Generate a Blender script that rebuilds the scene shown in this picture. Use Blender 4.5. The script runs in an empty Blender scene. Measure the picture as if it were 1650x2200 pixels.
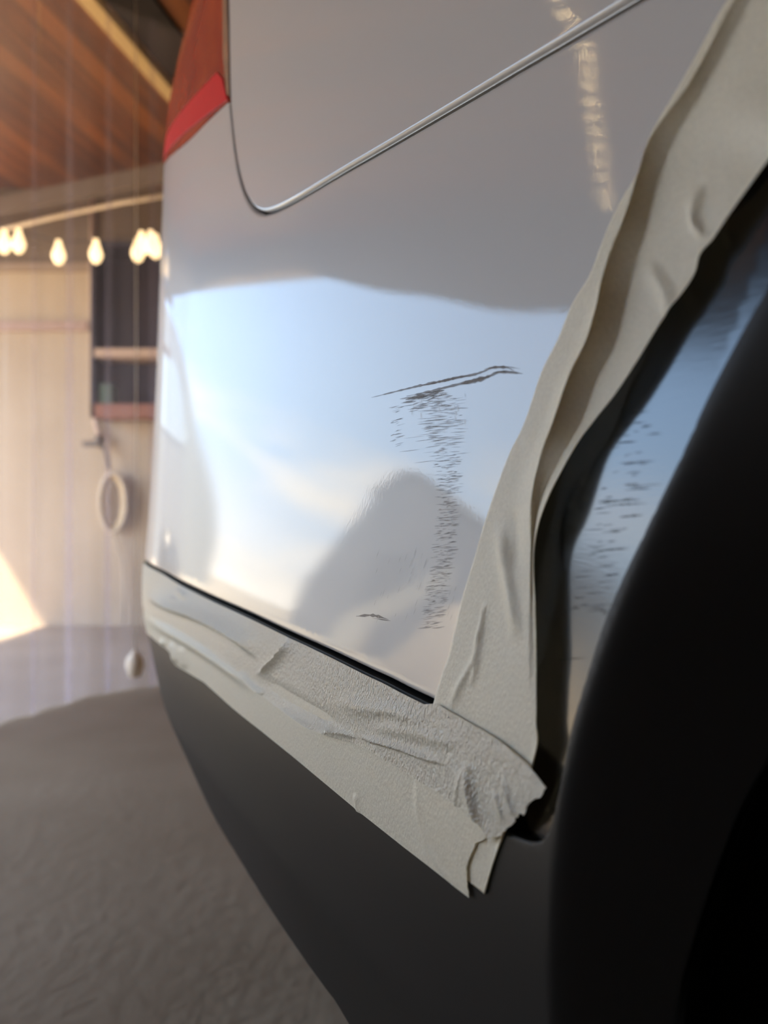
import bpy, math, random
import numpy as np
from mathutils.geometry import delaunay_2d_cdt
from mathutils import Vector
random.seed(4); np.random.seed(4)
SC=bpy.context.scene; COL=SC.collection
CAMZ=0.6
# ------------------------------------------------------------ camera
cd=bpy.data.cameras.new('camera'); cam=bpy.data.objects.new('camera',cd); COL.objects.link(cam)
cam.location=(0,0,CAMZ); cam.rotation_euler=(math.pi/2,0,0)
cd.sensor_fit='VERTICAL'; cd.sensor_height=36; cd.sensor_width=27; cd.lens=27
cd.clip_start=0.01; cd.clip_end=200
cd.dof.use_dof=True; cd.dof.focus_distance=0.38; cd.dof.aperture_fstop=6.4
SC.camera=cam
# ------------------------------------------------------------ colour management
SC.view_settings.view_transform='Standard'; SC.view_settings.look='None'
SC.view_settings.exposure=0.35; SC.view_settings.gamma=1
SC.view_settings.use_curve_mapping=False
# ------------------------------------------------------------ world
SKY=1.85
w=bpy.data.worlds.new('sky'); SC.world=w; w.use_nodes=True
nt=w.node_tree; nt.nodes.clear(); L=nt.links.new
def N(t,**k):
    n=nt.nodes.new(t)
    for a,b in k.items(): setattr(n,a,b)
    return n
tc=N('ShaderNodeTexCoord'); sx=N('ShaderNodeSeparateXYZ'); L(tc.outputs['Generated'],sx.inputs[0])
rm=N('ShaderNodeValToRGB'); L(sx.outputs['Z'],rm.inputs[0])
e=rm.color_ramp.elements; e[0].position=0.0; e[0].color=(.86,.80,.70,1); e[1].position=1.0; e[1].color=(.80,.78,.76,1)
for p,c in ((.06,(.86,.92,.97,1)),(.15,(.50,.72,.98,1)),(.36,(.42,.64,.98,1)),(.56,(.66,.70,.78,1))):
    q=e.new(p); q.color=c
mp=N('ShaderNodeMapping'); mp.inputs['Scale'].default_value=(1,1,3.2); mp.inputs['Location'].default_value=(.35,.1,.2); L(tc.outputs['Generated'],mp.inputs[0])
nz=N('ShaderNodeTexNoise'); nz.inputs['Scale'].default_value=3.4; nz.inputs['Detail'].default_value=5; nz.inputs['Roughness'].default_value=.5; L(mp.outputs[0],nz.inputs['Vector'])
cr=N('ShaderNodeValToRGB'); cr.color_ramp.elements[0].position=.47; cr.color_ramp.elements[1].position=.62; L(nz.outputs['Fac'],cr.inputs[0])
lo=N('ShaderNodeMapRange'); lo.inputs['From Min'].default_value=.25; lo.inputs['From Max'].default_value=.12; L(sx.outputs['Z'],lo.inputs[0])
mu=N('ShaderNodeMath',operation='MULTIPLY'); L(cr.outputs[0],mu.inputs[0]); L(lo.outputs[0],mu.inputs[1])
mx=N('ShaderNodeMixRGB'); L(mu.outputs[0],mx.inputs[0]); L(rm.outputs[0],mx.inputs[1]); mx.inputs[2].default_value=(1.18,1.08,.92,1)
bg=N('ShaderNodeBackground'); L(mx.outputs[0],bg.inputs[0]); az=N('ShaderNodeMapRange'); az.inputs['From Min'].default_value=.38; az.inputs['From Max'].default_value=.85; az.inputs['To Min'].default_value=3.7*SKY; az.inputs['To Max'].default_value=1.45*SKY; L(sx.outputs['Y'],az.inputs[0]); L(az.outputs[0],bg.inputs['Strength'])
ow=N('ShaderNodeOutputWorld'); L(bg.outputs[0],ow.inputs[0])
# ------------------------------------------------------------ sun and the daylight opening
sd=bpy.data.lights.new('sun','SUN'); so=bpy.data.objects.new('sun',sd); COL.objects.link(so)
sd.energy=20.0; sd.angle=math.radians(1.2); sd.color=(1,.86,.62)
so.rotation_euler=Vector((1,.5,-1.62)).to_track_quat('-Z','Y').to_euler()
pd=bpy.data.lights.new('opening_portal','AREA'); po=bpy.data.objects.new('opening_portal',pd); COL.objects.link(po)
pd.shape='RECTANGLE'; pd.size=3.6; pd.size_y=2.1; pd.cycles.is_portal=True
po.location=(-3.02,2.22,1.05); po.rotation_euler=(math.pi/2,0,math.pi/2)
po.rotation_euler=Vector((1,0,0)).to_track_quat('-Z','Z').to_euler()
W,Hh,F=1650,2200,1650.0
CAMZ=0.6
CX,CY=825.0,1100.0
# ---- plan curve of the car side (u = arc length, from nearest point to camera)
T0=np.array([-0.4705,0.8824]); N0=np.array([-0.8824,-0.4705])
DIST=0.194
_u=np.linspace(-0.3,1.7,4001)
def kap(u):
    a=3.0*np.clip(u-0.74,0,0.31)
    b=9.0*np.clip((u-1.05)/0.12,0,1)
    return a+b
_k=kap(_u); du=_u[1]-_u[0]
_ang=np.concatenate([[0],np.cumsum((_k[1:]+_k[:-1])/2*du)])
_ang=np.minimum(_ang,1.75)
a0=np.arctan2(T0[1],T0[0])
_tx=np.cos(a0-_ang);_ty=np.sin(a0-_ang)
_cx=np.concatenate([[0],np.cumsum((_tx[1:]+_tx[:-1])/2*du)])
_cy=np.concatenate([[0],np.cumsum((_ty[1:]+_ty[:-1])/2*du)])
i0=np.argmin(abs(_u)); _cx=_cx-_cx[i0]-DIST*N0[0]; _cy=_cy-_cy[i0]-DIST*N0[1]
def sp(x): return np.where(x>30,x,np.log1p(np.exp(np.minimum(x,30))))
def s3(u): s=np.clip((np.asarray(u,float)-0.45)/0.58,0,1); return s*s*(3-2*s)
def prof(u,t):
    m0,m1,t0,w=0.035,0.19-0.10*s3(u),0.04,0.05
    e=-m0*t+(m1-m0)*w*sp((t0-t)/w)
    e=e-0.30*0.02*sp((-0.125-t)/0.02)          # leans back in below the seam
    q_=np.clip((np.asarray(u,float)-0.55)/0.42,0,1); te=-0.229-0.032*q_*q_*(3-2*q_)
    e=e-0.22*0.006*sp((te-t)/0.006)             # turns under at the ridge
    return e
def S(u,t,off=0.0,extra=None):
    u=np.asarray(u,float);t=np.asarray(t,float)
    x=np.interp(u,_u,_cx);y=np.interp(u,_u,_cy);a=a0-np.interp(u,_u,_ang)
    nx=-np.sin(a);ny=np.cos(a)
    h=prof(u,t)+off
    if extra is not None: h=h+extra(u,t)
    return np.stack([x+nx*h,y+ny*h,t],-1)
def proj(P):
    return CX+F*P[...,0]/P[...,1],CY-F*P[...,2]/P[...,1]
_gu,_gt=np.meshgrid(np.linspace(0.05,1.0,140),np.linspace(-0.6,0.75,140))
def inv(pts,off=0.0,extra=None):
    pts=np.atleast_2d(np.asarray(pts,float)); off=np.broadcast_to(off,(len(pts),)).astype(float)
    gx,gy=proj(S(_gu,_gt,0.0,extra)); Y=S(_gu,_gt)[...,1]
    nn=normal(_gu,_gt); bad=(Y<0.02)|(((S(_gu,_gt)*nn).sum(-1))>-0.004)
    out=np.zeros((len(pts),2))
    for i,(x,y) in enumerate(pts):
        d=(gx-x)**2+(gy-y)**2+np.where(bad,1e12,0); k=np.unravel_index(np.argmin(d),d.shape)
        out[i]=_gu[k],_gt[k]
    u,t=out[:,0],out[:,1]
    for it in range(40):
        px,py=proj(S(u,t,off,extra)); e=1e-5
        pxu,pyu=proj(S(u+e,t,off,extra)); pxt,pyt=proj(S(u,t+e,off,extra))
        a=(pxu-px)/e;b=(pxt-px)/e;c=(pyu-py)/e;d=(pyt-py)/e
        rx=pts[:,0]-px;ry=pts[:,1]-py
        det=a*d-b*c; det=np.where(abs(det)<1e4,np.sign(det+1e-9)*1e4,det)
        s1=( d*rx-b*ry)/det; s2=(-c*rx+a*ry)/det
        u=u+np.clip(s1,-.03,.03);t=t+np.clip(s2,-.03,.03)
    return np.stack([u,t],-1)
def normal(u,t,extra=None,off=0.0):
    e=2e-4
    A=(S(u+e,t,off,extra)-S(u-e,t,off,extra));B=(S(u,t+e,off,extra)-S(u,t-e,off,extra))
    n=np.cross(B,A); n/=np.linalg.norm(n,axis=-1,keepdims=True); return n
def refl(pts):
    q=inv(pts);P=S(q[:,0],q[:,1]);n=normal(q[:,0],q[:,1])
    d=P/np.linalg.norm(P,axis=-1,keepdims=True)
    r=d-2*(d*n).sum(-1,keepdims=True)*n
    return P,r,n,q
# ------------------------------------------------------------ materials
def newmat(name):
    m=bpy.data.materials.new(name); m.use_nodes=True; t=m.node_tree
    b=t.nodes['Principled BSDF']; return m,t,b
def simple(name,col,rough=.5,metal=0,spec=.5,emit=None,es=0,bump=None,coat=0,var=None):
    m,t,b=newmat(name)
    b.inputs['Base Color'].default_value=(*col,1); b.inputs['Roughness'].default_value=rough
    b.inputs['Metallic'].default_value=metal; b.inputs['Specular IOR Level'].default_value=spec
    b.inputs['Coat Weight'].default_value=coat; b.inputs['Coat Roughness'].default_value=.03
    if emit: b.inputs['Emission Color'].default_value=(*emit,1); b.inputs['Emission Strength'].default_value=es
    tcn=t.nodes.new('ShaderNodeTexCoord')
    if var:
        sc,c2,lo_,hi_=var
        n=t.nodes.new('ShaderNodeTexNoise'); n.inputs['Scale'].default_value=sc; n.inputs['Detail'].default_value=6
        t.links.new(tcn.outputs['Object'],n.inputs['Vector'])
        r=t.nodes.new('ShaderNodeValToRGB'); r.color_ramp.elements[0].position=lo_; r.color_ramp.elements[1].position=hi_
        r.color_ramp.elements[0].color=(*col,1); r.color_ramp.elements[1].color=(*c2,1)
        t.links.new(n.outputs['Fac'],r.inputs[0]); t.links.new(r.outputs[0],b.inputs['Base Color'])
    if bump:
        sc,st,dist,scl=bump
        mpn=t.nodes.new('ShaderNodeMapping'); mpn.inputs['Scale'].default_value=scl
        t.links.new(tcn.outputs['Object'],mpn.inputs[0])
        n=t.nodes.new('ShaderNodeTexNoise'); n.inputs['Scale'].default_value=sc; n.inputs['Detail'].default_value=3
        t.links.new(mpn.outputs[0],n.inputs['Vector'])
        bn=t.nodes.new('ShaderNodeBump'); bn.inputs['Strength'].default_value=st; bn.inputs['Distance'].default_value=dist
        t.links.new(n.outputs['Fac'],bn.inputs['Height']); t.links.new(bn.outputs[0],b.inputs['Normal'])
        if coat: t.links.new(bn.outputs[0],b.inputs['Coat Normal'])
    return m
M={}
M['paint']=simple('silver_white_paint',(.46,.452,.442),.40,0,.10,coat=.60,bump=(750,.10,.00013,(1,1,.5)))
M['clad']=simple('black_textured_plastic',(.011,.0108,.0106),.5,0,.24,bump=(2500,.15,.0002,(1,1,1)))
M['gloss']=simple('black_smooth_plastic',(.009,.009,.0095),.15,0,.52,bump=(500,.06,.0003,(.25,.25,2)))
M['clad'].node_tree.nodes['Principled BSDF'].inputs['IOR'].default_value=1.45
M['rubber']=simple('black_seal',(.006,.006,.006),.3,0,.4)
M['void']=simple('wheel_liner_felt',(.003,.003,.0035),.9,0,.1)
def tape_mat(name,col,tr,crepe,rough=.5):
    m,t,b=newmat(name); nl=t.nodes; lk=t.links.new
    b.inputs['Roughness'].default_value=rough; b.inputs['Specular IOR Level'].default_value=.5
    tcn=nl.new('ShaderNodeTexCoord')
    n=nl.new('ShaderNodeTexNoise'); n.inputs['Scale'].default_value=700; n.inputs['Detail'].default_value=4; lk(tcn.outputs['Object'],n.inputs['Vector'])
    r=nl.new('ShaderNodeValToRGB'); r.color_ramp.elements[0].position=.35; r.color_ramp.elements[1].position=.65
    r.color_ramp.elements[0].color=tuple(c*.93 for c in col)+(1,); r.color_ramp.elements[1].color=tuple(min(1,c*1.05) for c in col)+(1,)
    lk(n.outputs['Fac'],r.inputs[0]); lk(r.outputs[0],b.inputs['Base Color'])
    mpn=nl.new('ShaderNodeMapping'); mpn.inputs['Scale'].default_value=(1,1,.45); lk(tcn.outputs['Object'],mpn.inputs[0])
    n2=nl.new('ShaderNodeTexNoise'); n2.inputs['Scale'].default_value=1100; n2.inputs['Detail'].default_value=2; n2.inputs['Distortion'].default_value=.4; lk(mpn.outputs[0],n2.inputs['Vector'])
    bn=nl.new('ShaderNodeBump'); bn.inputs['Strength'].default_value=crepe; bn.inputs['Distance'].default_value=.0016
    lk(n2.outputs['Fac'],bn.inputs['Height']); lk(bn.outputs[0],b.inputs['Normal'])
    tl=nl.new('ShaderNodeBsdfTranslucent'); tl.inputs[0].default_value=(col[0],col[1]*.93,col[2]*.72,1)
    m1=nl.new('ShaderNodeMixShader'); m1.inputs[0].default_value=.32; lk(b.outputs[0],m1.inputs[1]); lk(tl.outputs[0],m1.inputs[2])
    tp=nl.new('ShaderNodeBsdfTransparent'); m2=nl.new('ShaderNodeMixShader'); m2.inputs[0].default_value=tr
    lk(m1.outputs[0],m2.inputs[1]); lk(tp.outputs[0],m2.inputs[2]); lk(m2.outputs[0],nl['Material Output'].inputs['Surface'])
    return m
M['tape']=tape_mat('masking_tape_paper',(.88,.84,.72),.13,.35)
M['tape2']=tape_mat('creped_masking_tape_paper',(.88,.85,.75),.12,1.0,.30)
M['tape2'].node_tree.nodes['Principled BSDF'].inputs['Specular IOR Level'].default_value=1.0
# ------------------------------------------------------------ helpers
def tag(o,label=None,cat=None,group=None,kind=None):
    if label: o['label']=label
    if cat: o['category']=cat
    if group: o['group']=group
    if kind: o['kind']=kind
    return o
def empty(name,loc,label,cat,group=None):
    o=bpy.data.objects.new(name,None); COL.objects.link(o); o.location=loc; o.empty_display_size=.05
    return tag(o,label,cat,group)
def link(name,me,mat,parent=None):
    me.materials.append(mat); o=bpy.data.objects.new(name,me); COL.objects.link(o)
    if parent:
        bpy.context.view_layer.update(); o.parent=parent; o.matrix_parent_inverse=parent.matrix_world.inverted()
    return o
def mesh_obj(name,V,Fc,mat,parent=None,smooth=False):
    me=bpy.data.meshes.new(name); me.from_pydata([tuple(map(float,v)) for v in V],[],[tuple(f) for f in Fc]); me.update()
    if smooth: me.shade_smooth()
    return link(name,me,mat,parent)
def box(name,lo,hi,mat,parent=None,kind=None):
    x0,y0,z0=lo;x1,y1,z1=hi
    V=[(x0,y0,z0),(x1,y0,z0),(x1,y1,z0),(x0,y1,z0),(x0,y0,z1),(x1,y0,z1),(x1,y1,z1),(x0,y1,z1)]
    Fc=[(0,3,2,1),(4,5,6,7),(0,1,5,4),(1,2,6,5),(2,3,7,6),(3,0,4,7)]
    o=mesh_obj(name,V,Fc,mat,parent)
    if kind: o['kind']=kind
    return o
def tube(name,pts,r,mat,parent=None,n=10,closed=False):
    P=[Vector(p) for p in pts]; V=[];Fc=[]; m=len(P); rr=r if hasattr(r,'__len__') else [r]*m
    ref=None
    for i in range(m):
        a=P[(i-1)%m] if (closed or i>0) else P[i]; b=P[(i+1)%m] if (closed or i<m-1) else P[i]
        d=(b-a).normalized()
        if ref is None: ref=d.orthogonal().normalized()
        s=(ref-d*ref.dot(d)).normalized(); ref=s; t_=d.cross(s)
        for k in range(n):
            an=2*math.pi*k/n; V.append(P[i]+(s*math.cos(an)+t_*math.sin(an))*rr[i])
    for i in range(m if closed else m-1):
        for k in range(n):
            j=(i+1)%m; Fc.append((i*n+k,i*n+(k+1)%n,j*n+(k+1)%n,j*n+k))
    if not closed: Fc.append(tuple(range(n))[::-1]); Fc.append(tuple((m-1)*n+k for k in range(n)))
    return mesh_obj(name,V,Fc,mat,parent,True)
def lathe(name,prof_,loc,mat,parent=None,n=20,axis=None):
    V=[];Fc=[]
    for r,z in prof_:
        for k in range(n):
            a=2*math.pi*k/n; V.append((loc[0]+r*math.cos(a),loc[1]+r*math.sin(a),loc[2]+z))
    m=len(prof_)
    for i in range(m-1):
        for k in range(n): Fc.append((i*n+k,i*n+(k+1)%n,(i+1)*n+(k+1)%n,(i+1)*n+k))
    return mesh_obj(name,V,Fc,mat,parent,True)
def resample(P,h,smooth=True):
    P=np.asarray(P,float)
    if smooth and len(P)>2:
        Q=[]; E=np.vstack([2*P[0]-P[1],P,2*P[-1]-P[-2]])
        for i in range(1,len(E)-2):
            a,b,c,d=E[i-1],E[i],E[i+1],E[i+2]
            # centripetal Catmull-Rom
            t0=0;t1=t0+max(np.linalg.norm(b-a),1e-9)**.5;t2=t1+max(np.linalg.norm(c-b),1e-9)**.5;t3=t2+max(np.linalg.norm(d-c),1e-9)**.5
            for s in np.linspace(0,1,12,endpoint=False):
                t=t1+(t2-t1)*s
                A1=(t1-t)/(t1-t0)*a+(t-t0)/(t1-t0)*b;A2=(t2-t)/(t2-t1)*b+(t-t1)/(t2-t1)*c;A3=(t3-t)/(t3-t2)*c+(t-t2)/(t3-t2)*d
                B1=(t2-t)/(t2-t0)*A1+(t-t0)/(t2-t0)*A2;B2=(t3-t)/(t3-t1)*A2+(t-t1)/(t3-t1)*A3
                Q.append((t2-t)/(t2-t1)*B1+(t-t1)/(t2-t1)*B2)
        Q.append(P[-1]); P=np.array(Q)
    hv=h if callable(h) else (lambda q:h)
    s=np.concatenate([[0],np.cumsum(np.linalg.norm(np.diff(P,axis=0),axis=1))])
    out=[P[0]]; d=0
    while True:
        d+=hv(out[-1])
        if d>=s[-1]-.4*hv(out[-1]): break
        out.append(np.array([np.interp(d,s,P[:,k]) for k in range(P.shape[1])]))
    out.append(P[-1]); return np.array(out)
def segdist(Q,A):
    """distance from every point Q to polyline A"""
    Q=np.asarray(Q,float);A=np.asarray(A,float); best=np.full(len(Q),1e9); par=np.zeros(len(Q)); side=np.zeros(len(Q))
    for i in range(len(A)-1):
        a=A[i];b=A[i+1];ab=b-a;l2=max((ab**2).sum(),1e-18)
        s=np.clip(((Q-a)@ab)/l2,0,1);v=Q-(a+s[:,None]*ab);d=np.sqrt((v**2).sum(1))
        k=d<best; best=np.where(k,d,best); par=np.where(k,i+s,par); side=np.where(k,np.sign(ab[0]*v[:,1]-ab[1]*v[:,0]),side)
    return best,par,side
def inpoly(Q,P):
    x,y=Q[:,0],Q[:,1]; c=np.zeros(len(Q),bool); n=len(P); j=n-1
    for i in range(n):
        xi,yi=P[i];xj,yj=P[j]
        with np.errstate(divide='ignore',invalid='ignore'):
            k=((yi>y)!=(yj>y))&(x<(xj-xi)*(y-yi)/(yj-yi+1e-18)+xi)
        c^=k; j=i
    return c
def px2uv(P,off=0.0,extra=None): return inv(P,off,extra)
def patch(name,poly,mat,parent=None,extra=None,base=0.0,th=.001,h=lambda q:.004,roll=None,rr=.003,keep=None):
    """body surface piece: poly in (u,t); extra(u,t) offset; roll = list of polylines (uv) whose edge is rolled in"""
    poly=np.asarray(poly,float)
    d_=np.linalg.norm(np.diff(poly,axis=0,append=poly[:1]),axis=1); poly=poly[d_>2e-5]
    def ex(u,t):
        u=np.asarray(u,float);t=np.asarray(t,float); sh=u.shape
        o=np.full(sh,base)
        if extra is not None: o=o+extra(u,t)
        if roll is not None:
            q=np.stack([u.ravel(),t.ravel()],-1); d=np.full(len(q),1e9)
            for A in roll: d=np.minimum(d,segdist(q,A)[0])
            d=d.reshape(sh); k=np.clip(d,0,rr)
            o=o-np.where(d<rr,rr-np.sqrt(np.maximum(rr*rr-(rr-k)**2,0)),0)
        return o
    pts=[p for p in poly]; nb=len(pts)
    # interior points with graded spacing
    u0,t0_=poly.min(0);u1,t1_=poly.max(0); I=[]; t=t0_; row=0
    u=u0
    while u<u1:
        hh=h((u,0)); ts=np.arange(t0_+(row%2)*hh*.5,t1_,hh); I.append(np.stack([np.full(len(ts),u),ts],-1)); u+=hh*.87; row+=1
    I=np.vstack(I); I=I+np.random.uniform(-.08,.08,I.shape)*np.array([h(q) for q in I])[:,None]
    I=I[inpoly(I,poly)]; db=segdist(I,np.vstack([poly,poly[:1]]))[0]; hv=np.array([h(q) for q in I]); I=I[db>.45*hv]
    if roll is not None:
        dr=np.full(len(I),1e9)
        for A in roll: dr=np.minimum(dr,segdist(I,A)[0])
        I=I[dr>rr*1.25]; X=[]
        for A in roll:
            tg=np.gradient(A,axis=0);tg/=np.linalg.norm(tg,axis=1,keepdims=True)+1e-12;nn=np.stack([-tg[:,1],tg[:,0]],-1)
            for f in (.02,.08,.2,.38,.62,.95):
                for sg in (1,-1):
                    B=A+nn*sg*rr*f; B=B[inpoly(B,poly)]
                    if len(B):
                        dd=np.full(len(B),1e9)
                        for A2 in roll: dd=np.minimum(dd,segdist(B,A2)[0])
                        B=B[dd>rr*f*.9]; B=B[segdist(B,np.vstack([poly,poly[:1]]))[0]>rr*f*.5]; X.append(B)
        if X: I=np.vstack([I]+X)
    if keep is not None: I=np.vstack([I,keep[inpoly(keep,poly)]])
    allp=[Vector(p) for p in pts]+[Vector(p) for p in I]
    r=delaunay_2d_cdt(allp,[],[list(range(nb))],1,1e-7)
    Q=np.array([tuple(v) for v in r[0]]); Fc=[list(f) for f in r[2]]
    P=S(Q[:,0],Q[:,1],0.0,ex); P[:,2]+=CAMZ
    Nn=normal(Q[:,0],Q[:,1],ex)
    # orientation: u->-screen... make faces follow the outward normal
    f0=Fc[0];fn=np.cross(P[f0[1]]-P[f0[0]],P[f0[2]]-P[f0[0]])
    if (fn*Nn[f0[0]]).sum()<0: Fc=[f[::-1] for f in Fc]
    nv=len(Q); Bk=P-Nn*th
    # boundary edges
    ec={}
    for f in Fc:
        for i in range(len(f)): a,b=f[i],f[(i+1)%len(f)]; ec[(a,b)]=1
    be=[(a,b) for (a,b) in ec if (b,a) not in ec]
    V=[*P,*Bk]; Ns=[*Nn,*(-Nn)]; F2=list(Fc)+[[i+nv for i in f[::-1]] for f in Fc]
    for a,b in be:
        k=len(V); d=P[b]-P[a]; wn=np.cross(d,Nn[a]); wn/=np.linalg.norm(wn)+1e-12
        V+= [P[a],P[b],Bk[b],Bk[a]]; Ns+=[wn]*4; F2.append([k+1,k,k+3,k+2])
    me=bpy.data.meshes.new(name); me.from_pydata([tuple(map(float,v)) for v in V],[],F2); me.update(); me.shade_smooth()
    me.normals_split_custom_set_from_vertices([tuple(map(float,n)) for n in Ns])
    return link(name,me,mat,parent)
def offs(A,d):
    tg=np.gradient(A,axis=0);tg/=np.linalg.norm(tg,axis=1,keepdims=True)+1e-12
    return A+np.stack([-tg[:,1],tg[:,0]],-1)*d
def ss(x): x=np.clip(x,0,1); return x*x*(3-2*x)
hb=lambda q:float(np.clip(.012*q[0],.0022,.010))
# ============================================================ THE CAR
car=empty('car',(.15,.6,0),'silver white car, its rear corner masked with tape above black plastic trim','car')
U2=1.45
G=[(486,-170),(488,-80),(490,0),(492,120),(494,215),(498,262),(503,310),(510,356),(519,394),(530,424),(545,447),(565,457),(590,452),(640,427),(736,370),(833,314),(979,228),(1100,156),(1230,79),(1362,0),(1500,-80),(1600,-140)]
Guv=resample(px2uv(G),lambda q:max(.0015,.005*q[0]))
# ---- quarter panel
gq=offs(Guv,.0011); gb=offs(Guv,-.0011)
# which side is the quarter panel (up-right of the gap)?
test=px2uv([(800,150)])[0]
sd_=segdist(np.array([test]),Guv)[2][0]
if segdist(gq[len(gq)//2][None],Guv)[2][0]!=sd_: gq,gb=gb,gq
topr=px2uv([(1600,-140)])[0]; tmax=gq[0][1]
def line(a,b,h=.006): n=max(2,int(np.linalg.norm(np.subtract(b,a))/h)); return np.linspace(a,b,n)
tq=max(tmax,gq[-1][1])+.12
poly=np.vstack([gq,line(gq[-1],(gq[-1][0],tq),.01)[1:],line((gq[-1][0],tq),(gq[0][0],tq),.02)[1:],line((gq[0][0],tq),gq[0],.01)[1:-1]])
patch('quarter_panel',poly,M['paint'],car,th=.009,h=hb,roll=[gq],rr=.0028)
# ---- bumper skin
iL=np.argmin(np.linalg.norm(Guv-px2uv([(494,217)])[0],axis=1))
lampbot=px2uv([(494,217),(450,258),(400,308),(352,358)])
lampbot=resample(lampbot,lambda q:.006)
d=lampbot[-1]; lampL=np.array([(u,d[1]) for u in np.arange(d[0]+.02,U2,.012)])
lampbot=np.vstack([lampbot,lampL])
Sm=[(1050,1571),(1030,1558),(1000,1541),(930,1505),(880,1481),(833,1457),(800,1442),(700,1394),(627,1361),(532,1316),(460,1284),(390,1250),(352,1228),(318,1210)]
Smuv=resample(px2uv(Sm),lambda q:max(.002,.007*q[0]))
e_=Smuv[-1]; Smuv=np.vstack([Smuv,[(u,e_[1]+.0*(u-e_[0])) for u in np.arange(e_[0]+.01,U2,.01)]])
PE=[(1760,60),(1690,200),(1590,380),(1440,500),(1365,620),(1290,770),(1205,910),(1150,1010),(1116,1100),(1104,1200),(1078,1350),(1062,1450),(1056,1520),(1050,1571)]
PEuv=resample(px2uv(PE),.004)
gap2=gb[iL:]
poly=np.vstack([gap2,line(gap2[-1],PEuv[0],.004)[1:-1],PEuv[:-1],Smuv,line(Smuv[-1],lampbot[-1],.02)[1:-1],lampbot[::-1][:-1]])
patch('bumper_skin',poly,M['paint'],car,th=.005,h=hb,roll=[gap2,Smuv],rr=.0028)
# ---- tail light
lens=simple('red_lens',(.24,.006,.003),.22,0,.08,var=(9,(.34,.03,.006),.4,.6))
lr=gb[:iL]; lr=lr-(-.0,0)
top_l=lr[0]
lu=lampbot+np.array([0,.0015]); lu[:,0]+=.0015
poly=np.vstack([lr+np.array([.0015,0]),lu,[(U2,.62),(1.15,.62)],[(1.05,.605),(.99,.60),(.93,.615)] ,line((.93,.615),top_l+np.array([.01,.02]),.02)[1:]])
def lens_off(u,t): return -ss((u-.72)/.30)*(.008*(np.clip(t-.5,0,1)/.08)**2+.05*ss((t-.64)/.05))
lamp=patch('tail_light',poly,lens,car,th=.03,h=lambda q:.008,roll=[lr+np.array([.0015,0])],rr=.004,extra=lens_off)
band=[(490,214),(352,345),(358,296),(468,156),(480,170)]
M['band']=simple('bright_red_reflector',(.60,.003,.016),.3,0,.1,bump=(300,.3,.001,(1,1,1)))
b_=px2uv(band); b_=np.vstack([line(b_[i],b_[(i+1)%5],.004)[:-1] for i in range(5)])
patch('reflector_band',b_,M['band'],lamp,base=.0012,th=.003,h=lambda q:.006,extra=lens_off)
bz=px2uv([(479,-60),(487,-60),(492,100),(494,208),(488,200),(480,120)]); bz=np.vstack([line(bz[i],bz[(i+1)%6],.005)[:-1] for i in range(6)])
patch('lens_edge',bz,simple('dark_red_lens_edge',(.07,.012,.01),.15,0,.5,coat=1),lamp,base=.0008,th=.004,h=lambda q:.006)
# ---- dark backing in the panel gaps
def strip(name,A,wd,off,mat,parent):
    a=offs(A,wd);b=offs(A,-wd); P=np.vstack([S(a[:,0],a[:,1],off),S(b[:,0],b[:,1],off)]); P[:,2]+=CAMZ; n=len(A)
    nn=normal(A[:,0],A[:,1]); P2=P-np.vstack([nn,nn])*.003
    V=np.vstack([P,P2]); Fc=[]
    for i in range(n-1):
        for o in (0,2*n): Fc.append((o+i,o+i+1,o+n+i+1,o+n+i))
        Fc.append((i,i+1,2*n+i+1,2*n+i)); Fc.append((n+i,n+i+1,3*n+i+1,3*n+i))
    return mesh_obj(name,V,Fc,mat,parent,False)
strip('gap_seal',Guv[::2],.010,-.010,M['rubber'],car)
# ---- black lower cladding, wheel-side face and recess
C3=[(1800,370),(1720,495),(1650,612),(1600,700),(1520,852),(1470,963),(1390,1130),(1310,1302),(1260,1450),(1225,1570),(1203,1680),(1190,1740),(1178,1785),(1160,1808),(1135,1809),(1110,1800),(1080,1786)]
C3uv=px2uv(C3)
C2=[(1500,300),(1425,480),(1352,650),(1310,780),(1284,900),(1258,1050),(1222,1200),(1180,1360),(1150,1470),(1126,1570),(1106,1680),(1092,1740)]
C2uv=px2uv(C2,-.0065)
main=C3uv[:13]
pc3=np.polyfit(main[:,1],main[:,0],4); pc2=np.polyfit(C2uv[:,1],C2uv[:,0],3)
tlo,thi=main[:,1].min(),main[:,1].max(); t2lo,t2hi=C2uv[:,1].min(),C2uv[:,1].max()
slo=(np.polyval(pc3,tlo+.01)-np.polyval(pc3,tlo))/.01
def uc3(t): tt=np.clip(t,tlo,thi); return np.polyval(pc3,tt)+np.clip(t-tlo,-.5,0)*slo*.6
def uc2(t): return np.polyval(pc2,np.clip(t,t2lo,t2hi))
def bend(u,t):
    d=np.maximum(uc3(t)-.0015-u,0); return -(.70-.56*ss((t+.05)/.13))*(np.sqrt(d*d+.004**2)-.004)
Cb=resample(C3uv,.003)
cl_top=offs(Smuv,.0019)
if cl_top[5][1]>Smuv[5][1]: cl_top=offs(Smuv,-.0019)
pocket_close=px2uv([(1050,1586),(1056,1700)])
WO=px2uv([(1445,2260),(1462,2120),(1495,2000),(1545,1850),(1600,1715),(1660,1620)],0.0,bend)
WO=resample(WO,.004)
bt=px2uv([(345,1583),(365,1635),(400,1690),(430,1730),(480,1790),(520,1855),(560,1920),(640,2040),(720,2150),(750,2200),(800,2275)]); bt=resample(bt[::-1],.006,False)
bot=np.vstack([line(WO[0]+(0.0,-.02),bt[0],.006)[1:],bt[1:],[(u,bt[-1][1]) for u in np.arange(bt[-1][0]+.01,U2,.012)]])
r0=WO[-1]
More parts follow.
